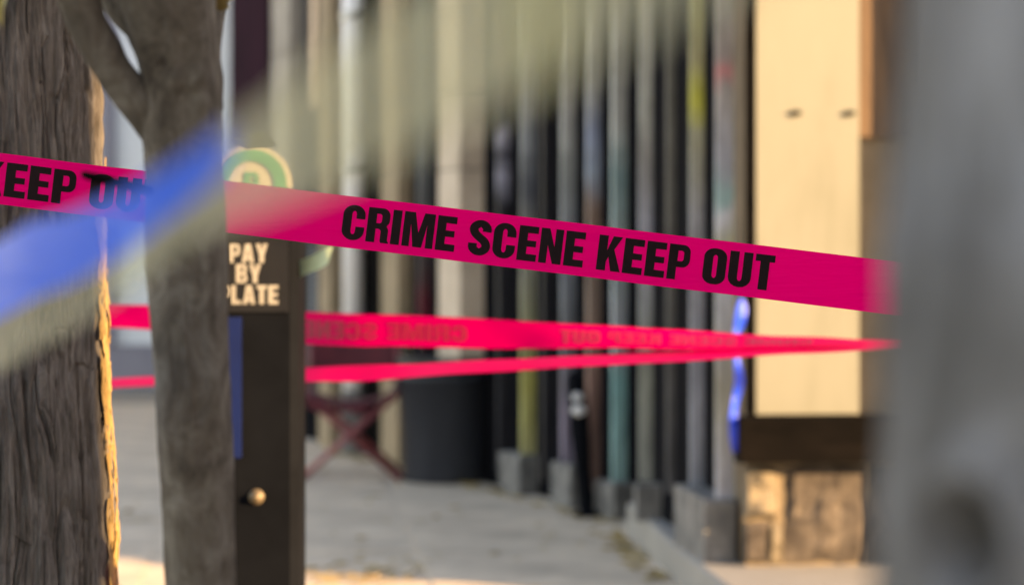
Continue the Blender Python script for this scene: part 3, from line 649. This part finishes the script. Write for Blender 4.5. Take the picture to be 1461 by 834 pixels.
# ================================================================== TAPES
class Ribbon:
    """strip of tape: rows (point, half-width direction)"""
    def __init__(s, rows, n, wave=0.0, seed=0):
        k = spline([tuple(p)+tuple(h) for p, h in rows], n); s.c = k[:, :3]; s.h = k[:, 3:]
        if wave:                                        # slack: the strip wanders and twists a little along its length
            d = np.concatenate([[0], np.cumsum(np.linalg.norm(np.diff(s.c, axis=0), axis=1))])
            s.c[:, 1] += wave*noise3(d*6+seed, d*0, d*0); s.c[:, 2] += wave*.3*noise3(d*8+seed+5, d*0, d*0)
            s.h[:, 1] += wave*noise3(d*7+seed+9, d*0, d*0)
        s.L = np.concatenate([[0], np.cumsum(np.linalg.norm(np.diff(s.c, axis=0), axis=1))])
    def at(s, l, v, lift=0.0):
        c = np.array([np.interp(l, s.L, s.c[:, i]) for i in range(3)]); h = np.array([np.interp(l, s.L, s.h[:, i]) for i in range(3)])
        p = c+h*v
        if lift:
            d = np.array([np.interp(l+.01, s.L, s.c[:, i])-np.interp(l-.01, s.L, s.c[:, i]) for i in range(3)])
            nn = np.cross(d, h); nn /= np.linalg.norm(nn)+1e-12
            if nn[1] > 0: nn = -nn
            p = p+nn*lift
        return tuple(p)
    def build(s, name, m, nv=7):
        n = len(s.c); v = []
        for i in range(n):
            for j in range(nv):
                q = -1+2*j/(nv-1); v.append(s.c[i]+s.h[i]*q)
        v = np.array(v)
        f = [(i*nv+j, (i+1)*nv+j, (i+1)*nv+j+1, i*nv+j+1) for i in range(n-1) for j in range(nv-1)]
        loc = tuple(s.c[0])
        o = obj(name, v, f, m, None, True, loc)
        uvl = o.data.uv_layers.new(name='UVMap'); Ltot = s.L[-1]
        uu = np.repeat(s.L/Ltot, nv); vv = np.tile(np.linspace(0, 1, nv), n)
        idx = np.zeros(len(o.data.loops), int); o.data.loops.foreach_get('vertex_index', idx)
        uvl.data.foreach_set('uv', np.stack([uu[idx], vv[idx]], 1).ravel())
        return o
    def len_at_px(s, px):
        xs = CX+s.c[:, 0]/np.maximum(s.c[:, 1], .05)*F_PX
        k = np.where(s.c[:, 1] > .1)[0]; o = np.argsort(xs[k]); return float(np.interp(px, xs[k][o], s.L[k][o]))

# --- tape in focus: round the big tree, past the slim one, out to a post
def mainY(px): return 3.652-.152*max(0, px-160)/1100 if px > 160 else 3.652
slope = (408-295)/(1250-325.)
def mrow(px):
    Y = mainY(px); c = P(px, 295+slope*(px-325), Y); hv = Vector((.122*.0385, 0, .0382)); return c, hv
rows = []
c0, h0 = mrow(-560)
ple = c0+Vector((0, 0, 0))
rows += [(ple+Vector((.03, .06, .004)), Vector((0, 0, .020))), (ple+Vector((-.025, .055, .002)), Vector((0, 0, .024))), (ple+Vector((-.02, -.004, 0)), Vector((0, 0, .030)))]
for px in (-460, -330, -180, -10, 60, 160, 260, 400, 560, 720, 880, 1040, 1200, 1300, 1461): rows.append(mrow(px))
pend = Vector((.985, 3.475, mrow(1461)[0].z-.045)); rows.append((pend, Vector((.002, 0, .030))))
rows.append((pend+Vector((.045, .02, -.004)), Vector((0, 0, .024))))
rows.append((pend+Vector((.045, .055, -.006)), Vector((0, 0, .020))))
main = Ribbon(rows, 420, .0022, 3)
mo = tag(main.build('barrier_tape', M['pink'], 9), 'sharp magenta barrier tape reading CRIME SCENE KEEP OUT', 'tape', 'barrier tapes')
TXT = 'CRIME SCENE KEEP OUT'; TW = text_width(TXT)
def main_text(px0, px1, y_c):
    la, lb = main.len_at_px(px0), main.len_at_px(px1); sc = (lb-la)/TW
    def pl(x, y): return main.at(la+x*sc, y_c+(y-.5)*1.34, .0011)
    letters(TXT, pl, M['ink'], mo)
main_text(489, 1104, .0)
main_text(233-660, 233, .0)
post(ple.x+.002, ple.y+.026, 2.1, 'square steel post beside the rough-barked tree, at the high end of the sharp tape')
post(pend.x+.02, pend.y+.03, 2.1, 'square steel post beside the slim end of the sharp magenta tape')

# --- two farther tapes, one above the other
def back_rows(keys):
    out = []
    for px, y0, y1, Y, tw in keys:                     # column, top row, bottom row, distance, extra depth across the width
        a, b = P(px, y0, Y), P(px, y1, Y+tw); out.append(((a+b)/2, (a-b)/2))
    return out
pr = Vector((1.10, 5.62, 0)); plf = Vector((-1.30, 6.55, 0))
def px_of(p): return CX+p.x/p.y*F_PX
up = Ribbon(back_rows([(30, 428, 462, 6.5, .02), (155, 433, 466, 6.35, .03), (300, 438, 477, 6.15, .02), (430, 443, 489, 5.95, .01), (560, 449, 494, 5.88, .0), (700, 456, 498, 5.82, .01), (800, 461, 497, 5.80, -.02), (900, 466, 496, 5.78, -.045), (1000, 471, 497, 5.76, -.055), (1080, 477, 496, 5.74, -.062), (1180, 482, 495, 5.71, -.068), (1280, 484, 494, 5.67, -.07), (1375, 485, 495, 5.62, -.04), (1412, 486, 498, 5.60, .02)]), 260, .008, 21)
uo = tag(up.build('barrier_tape', M['pink_back'], 7), 'upper of two blurred magenta tapes before the trash can, print seen from behind', 'tape', 'barrier tapes')
la, lb = up.len_at_px(372), up.len_at_px(667)
W2 = text_width('SCENE CRIME')
def mirrored(px0, px1, txt, m=M['ink_thin']):
    la, lb = up.len_at_px(px0), up.len_at_px(px1); tw_ = text_width(txt); sc = (lb-la)/tw_
    def pl(x, y): return up.at(lb-x*sc, -.05+(y-.5)*1.05, .0014)
    letters(txt, pl, m, uo)
mirrored(300, 667, TXT)
mirrored(800, 1160, TXT)
lowr = Ribbon(back_rows([(30, 545, 558, 6.5, -.07), (155, 540, 553, 6.35, -.07), (300, 533, 548, 6.2, -.07), (430, 525, 545, 6.0, -.068), (520, 521, 544, 5.94, -.066), (600, 518, 536, 5.9, -.068), (700, 513, 531, 5.85, -.068), (800, 509, 525, 5.8, -.069), (900, 503, 519, 5.77, -.069), (1000, 498, 514, 5.73, -.068), (1100, 494, 507, 5.70, -.07), (1200, 490, 501, 5.67, -.072), (1280, 488, 496, 5.64, -.073), (1375, 486, 496, 5.605, -.05), (1412, 487, 499, 5.605, -.02)]), 240, .006, 47)
tag(lowr.build('barrier_tape', M['pink_back'], 7), 'lower narrow twisted magenta tape crossing in front of the trash can', 'tape', 'barrier tapes')
post(P(1412, 0, 5.62).x+.01, 5.64, 2.1, 'square steel post where the two blurred magenta tapes meet')
post(P(30, 0, 6.5).x-.01, 6.535, 2.1, 'square steel post behind the rough-barked tree holding both blurred tapes')

# --- yellow and blue tape close to the lens
A_, B_ = Vector((-.318, 1.50, 1.409)), Vector((-.006, .65, 1.508)); dv = B_-A_
def near_pt(t): return A_+dv*t
nrow = []
def inv(px): return 1/(.667+.00125*px+(.0005*max(0, px-300)))
nrow.append((near_pt(-3.0), Vector((0, 0, .030)))); nrow.append((near_pt(-1.6), Vector((0, 0, .034))))
for px, y0, y1 in ((-150, 425, 590), (0, 340, 528), (80, 308, 482), (150, 280, 436), (220, 248, 386), (290, 205, 342), (400, 128, 300), (500, 52, 256), (600, -22, 208), (700, -92, 158), (800, -160, 104), (900, -225, 48)):
    Y = inv(px); vv = (y1-y0)*Y/F_PX; tw = math.sqrt(max(.072**2-vv*vv, 0))
    a, b = P(px, y0, Y-tw/2), P(px, y1, Y+tw/2); nrow.append(((a+b)/2, (a-b)/2))
for t, h in ((1.9, .032), (2.4, .026), (2.72, .02)): nrow.append((near_pt(t)+Vector((0, 0, .02*(2.72-t))), Vector((.004, -.02, .02)).normalized()*h))
near = Ribbon(nrow, 200, .004, 5)
Lt = near.L[-1]; U_END = near.len_at_px(820)/Lt; BLUE_U0 = near.len_at_px(150)/Lt; BLUE_DU = (near.len_at_px(330)-near.len_at_px(150))/Lt
no = tag(near.build('striped_tape', striped_film(), 9), 'see-through yellow and blue tape slanting across the slim forked tree', 'tape', 'barrier tapes')
e0, e9 = near.c[0], near.c[-1]
post(e0[0]-.02, e0[1]+.03, 2.0, 'square steel post holding the low end of the yellow and blue tape')
post(e9[0]+.02, e9[1]-.03, 2.2, 'square steel post holding the high end of the yellow and blue tape')

# ================================================================== PARKING PAY STATION
SY = 5.45; s_ = SY/F_PX
ps = thing('pay_station', 'black parking pay station with round green sign reading PAY BY PLATE', 'pay station', (P(357, 0, SY).x, SY+.1, 0))
xa, xb = P(292, 0, SY).x, P(425, 0, SY).x
zt_ = P(0, 268, SY).z; c_ = .018
MB().prism([(xa+c_, SY), (xb-c_, SY), (xb, SY+c_), (xb, SY+.20), (xa, SY+.20), (xa, SY+c_)], .03, zt_, .012).build('body', M['dark_metal'], ps)
MB().box(xa-.03, xb+.03, SY-.03, SY+.23, 0, .03, .008).build('base_plate', M['steel'], ps)
pl_ = MB().box(xa+.03, P(412, 0, SY).x, SY-.006, SY-.0005, P(0, 445, SY).z, P(0, 285, SY).z, .0).build('sign_plate', M['black_plate'], ps)
MB().box(xa+.02, P(345, 0, SY).x, SY-.012, SY-.0005, P(0, 652, SY).z, P(0, 452, SY).z).build('blue_panel', M['blue_plate'], ps)
for txt, yc in (('PAY', 361), ('BY', 390), ('PLATE', 420)):
    H = 27*s_; tw_ = text_width(txt, .10); x0 = P(355, 0, SY).x-tw_*H*.92/2; z0 = P(0, yc, SY).z-H/2
    letters(txt, lambda x, y: (x0+x*H*.92, SY-.0075, z0+y*H), M['cream_print'], pl_, .10)
cs = P(357, 262, SY); disc = None
def ring_disc(name, r0, r1, y0, y1, m, parent, n=48):
    b = MB(); v = []
    for r, yy in ((r0, y0), (r1, y0), (r1, y1), (r0, y1)): v += [(cs.x+r*math.cos(2*math.pi*i/n), yy, cs.z+r*math.sin(2*math.pi*i/n)) for i in range(n)]
    f = [(k*n+i, k*n+(i+1) % n, ((k+1) % 4)*n+(i+1) % n, ((k+1) % 4)*n+i) for k in range(4) for i in range(n)]
    return b.add(v, f).build(name, m, parent)
dsc = ring_disc('round_sign', .0001, 56*s_, SY+.03, SY+.06, M['cream_print'], ps)
ring_disc('green_ring', 33*s_, 50*s_, SY+.026, SY+.0295, M['green_print'], dsc)
Hp = 34*s_; letters('P', lambda x, y: (cs.x-.31*Hp+x*Hp, SY+.027, cs.z-.5*Hp+y*Hp), M['green_print'], dsc)
kb = P(366, 708, SY); b = MB(); n = 16; v = []
for r, yy in ((.018, 0), (.018, -.005), (.012, -.007), (.010, -.016), (.004, -.019), (.0005, -.019)): v += [(kb.x+r*math.cos(2*math.pi*i/n), SY+yy, kb.z+r*math.sin(2*math.pi*i/n)) for i in range(n)]
b.add(v, [(k*n+i, k*n+(i+1) % n, (k+1)*n+(i+1) % n, (k+1)*n+i) for k in range(5) for i in range(n)]).build('lock', M['brass'], ps, True)
rb = Ribbon([(P(422, 386, SY+.05), Vector((.004, 0, .022))), (P(440, 378, SY+.03), Vector((.006, 0, .021))), (P(458, 370, SY+.0), Vector((.004, .004, .022))), (P(472, 363, SY-.01), Vector((.005, .006, .02)))], 14)
tag(rb.build('ribbon_end', M['pale_green'], 4), 'short pale green ribbon end stuck to the side of the pay station', 'ribbon')

# ================================================================== TRASH CAN
tc_ = ground(636, 691); TX, TY = tc_.x, tc_.y+.27
can = thing('trash_can', 'round blue-black plastic trash can standing by the stone pilaster', 'trash can', (TX, TY, 0))
MB().lathe([(0, 0), (.245, 0), (.252, .01), (.278, .68), (.290, .682), (.294, .70), (.290, .72), (.272, .722), (.268, .70), (.24, .05), (0, .04)], TX, TY, 56).build('body', M['bin'], can, True)
MB().lathe([(.2755, .60), (.2815, .602), (.2815, .625), (.2755, .627)], TX, TY, 56).build('band', M['bin'], can, True)
for sg in (-1, 1): MB().tube([(TX+sg*.272, TY-.07, .56), (TX+sg*.315, TY-.06, .55), (TX+sg*.315, TY+.06, .55), (TX+sg*.272, TY+.07, .56)], .012, 8).build('handle', M['bin'], can, True)
v, f = trunk_mesh([(TX, TY, .60, .262), (TX, TY, .70, .268), (TX, TY, .730, .283), (TX, TY, .727, .298), (TX, TY, .66, .294)], 20, 60, lambda th, z, r: .006*noise3(np.sin(th)*7, np.cos(th)*7, z*20), False)
obj('bin_liner', v, f, M['liner'], can, True)

# ================================================================== FOLDING CHAIR
ch = ground(497, 688); hx, hy = ch.x, ch.y+.10
fc = thing('folding_chair', 'folding chair with maroon canvas and crossed red legs beside the trash can', 'chair', (hx, hy, 0))
for dy in (0, .38):
    MB().tube([(hx-.285, hy+dy, .012), (hx+.27, hy+dy, .50)], .017, 10).build('leg', M['red_tube'], fc, True)
    MB().tube([(hx+.285, hy+dy+.036, .012), (hx-.27, hy+dy+.036, .50)], .017, 10).build('leg', M['red_tube'], fc, True)
for sx2 in (-1, 1):
    MB().tube([(hx+sx2*.285, hy-.02, .016), (hx+sx2*.285, hy+.42, .016)], .016, 8).build('foot_rail', M['red_tube'], fc, True)
    MB().tube([(hx+sx2*.27, hy-.02, .50), (hx+sx2*.27, hy+.43, .49)], .016, 8).build('seat_rail', M['red_tube'], fc, True)
    MB().tube([(hx+sx2*.265, hy+.38, .48), (hx+sx2*.265, hy+.47, .90)], .015, 8).build('back_post', M['red_tube'], fc, True)
b = MB(); g2 = []
for i in range(9):
    for j in range(7): g2.append((hx-.275+.55*i/8, hy-.01+.42*j/6, .512-.055*math.sin(math.pi*i/8)))
gf = [(i*7+j, (i+1)*7+j, (i+1)*7+j+1, i*7+j+1) for i in range(8) for j in range(6)]
o = b.add(g2, gf).build('seat', M['maroon'], fc, True); o.modifiers.new('thick', 'SOLIDIFY').thickness = .008
b = MB(); g2 = [(hx-.275+.55*i/8, hy+.40+.06*j/6+.035*math.sin(math.pi*i/8), .58+.31*j/6) for i in range(9) for j in range(7)]
o = b.add(g2, gf).build('backrest', M['maroon'], fc, True); o.modifiers.new('thick', 'SOLIDIFY').thickness = .008
# hanging canvas skirt below the seat
b = MB(); g2 = [(hx-.26+.40*i/8, hy-.015+.012*math.sin(i*1.7), .50-.055*math.sin(math.pi*i/8*.8)-(.055+.015*math.sin(i))*j/6) for i in range(9) for j in range(7)]
o = b.add(g2, gf).build('canvas_flap', M['maroon'], fc, True); o.modifiers.new('thick', 'SOLIDIFY').thickness = .006

# ================================================================== BOLLARD
bp_ = ground(838, 736); tp = P(820, 528, bp_.y)
bl = thing('bollard', 'leaning black bollard with two pale round reflectors before the painted fins', 'bollard', tuple(bp_))
ax = (tp-bp_)
prof = [(.0, .044), (.02, .046), (.05, .040), (.30, .038), (.55, .050), (.80, .052), (.92, .050), (.97, .040), (1.0, .02)]
MB().tube([bp_+ax*t for t, r in prof], [r for t, r in prof], 20).build('post', M['dark_metal'], bl, True)
for yy, r in ((565, .030), (584, .038)):
    t = (736-yy)/(736-528.); c = bp_+ax*t+Vector((0, -.050, 0)); n = 14; v = []
    for q, dy in ((1, 0), (1, -.006), (.6, -.014), (.02, -.016)): v += [(c.x+r*q*math.cos(2*math.pi*i/n), c.y+dy, c.z+r*.75*q*math.sin(2*math.pi*i/n)) for i in range(n)]
    MB().add(v, [(k*n+i, k*n+(i+1) % n, (k+1)*n+(i+1) % n, (k+1)*n+i) for k in range(3) for i in range(n)]).build('reflector', M['reflector'], bl, True)
MB().lathe([(.0, .004), (.075, .004), (.072, .02), (.045, .03)], bp_.x, bp_.y, 20).build('base_flange', M['dark_metal'], bl, True)

# ================================================================== BLUE PLASTIC at the house corner
cb = CP+N1*.06-D1*.02
def bpnt(px, y): Yb = 9.42; return P(px, y, Yb)
bs = Ribbon([(bpnt(1058, 425), Vector((.006, .004, .0))), (bpnt(1058, 440), Vector((.020, .004, .004))), (bpnt(1055, 462), Vector((.019, -.006, .002))), (bpnt(1049, 485), Vector((.006, .006, 0))), (bpnt(1052, 515), Vector((.010, .01, 0))), (bpnt(1055, 545), Vector((.017, -.006, .004))), (bpnt(1048, 580), Vector((.013, .004, 0))), (bpnt(1047, 615), Vector((.018, .002, -.004))), (bpnt(1049, 645), Vector((.012, .006, 0)))], 60, .008, 2)
tag(bs.build('plastic_strip', M['blue_sheet'], 5), 'crumpled bright blue plastic strip hanging at the corner of the sunlit house', 'plastic')

# ================================================================== FALLEN LEAVES
def scatter(n, fn, seed):
    r = np.random.default_rng(seed); V = []; Fc = []
    for i in range(n):
        p = fn(r); a = r.uniform(0, 6.28); s = r.uniform(.022, .045); h = r.uniform(.004, .016)
        u = Vector((math.cos(a), math.sin(a), 0)); w2 = Vector((-u.y, u.x, 0)); k = len(V)
        V += [p-u*s+Vector((0, 0, h*.5)), p-w2*s*.5+Vector((0, 0, h)), p+u*s+Vector((0, 0, h*.3)), p+w2*s*.5+Vector((0, 0, h)), p+Vector((0, 0, .004))]
        Fc += [(k, k+1, k+4), (k+1, k+2, k+4), (k+2, k+3, k+4), (k+3, k, k+4)]
    return V, Fc
def drift(r):
    m = r.random()
    if m < .42:
        q = A2+D2*r.uniform(-.2, 4.2)+N2*(.13+abs(r.normal(0, .07))); return Vector((q.x, q.y, .004))
    if m < .58:
        e = Vector((.69, 10.05)).lerp(Vector((.56, 11.75)), r.random()); return Vector((e.x-.03-abs(r.normal(0, .06)), e.y, .004))
    if m < .75: return Vector((r.normal(-.72, .20), r.normal(10.35, .22), .004))
    if m < .83: return Vector((r.normal(-2.1, .12), r.normal(12.3, .35), .004 if True else 0))
    return Vector((r.uniform(-1.6, .6), r.uniform(9.0, 15), .004))
V, Fc = scatter(430, drift, 4)
struct(obj('fallen_leaves', V, Fc, M['fallen']), 'yellow fallen leaves drifted along the foot of the shopfront', 'stuff')
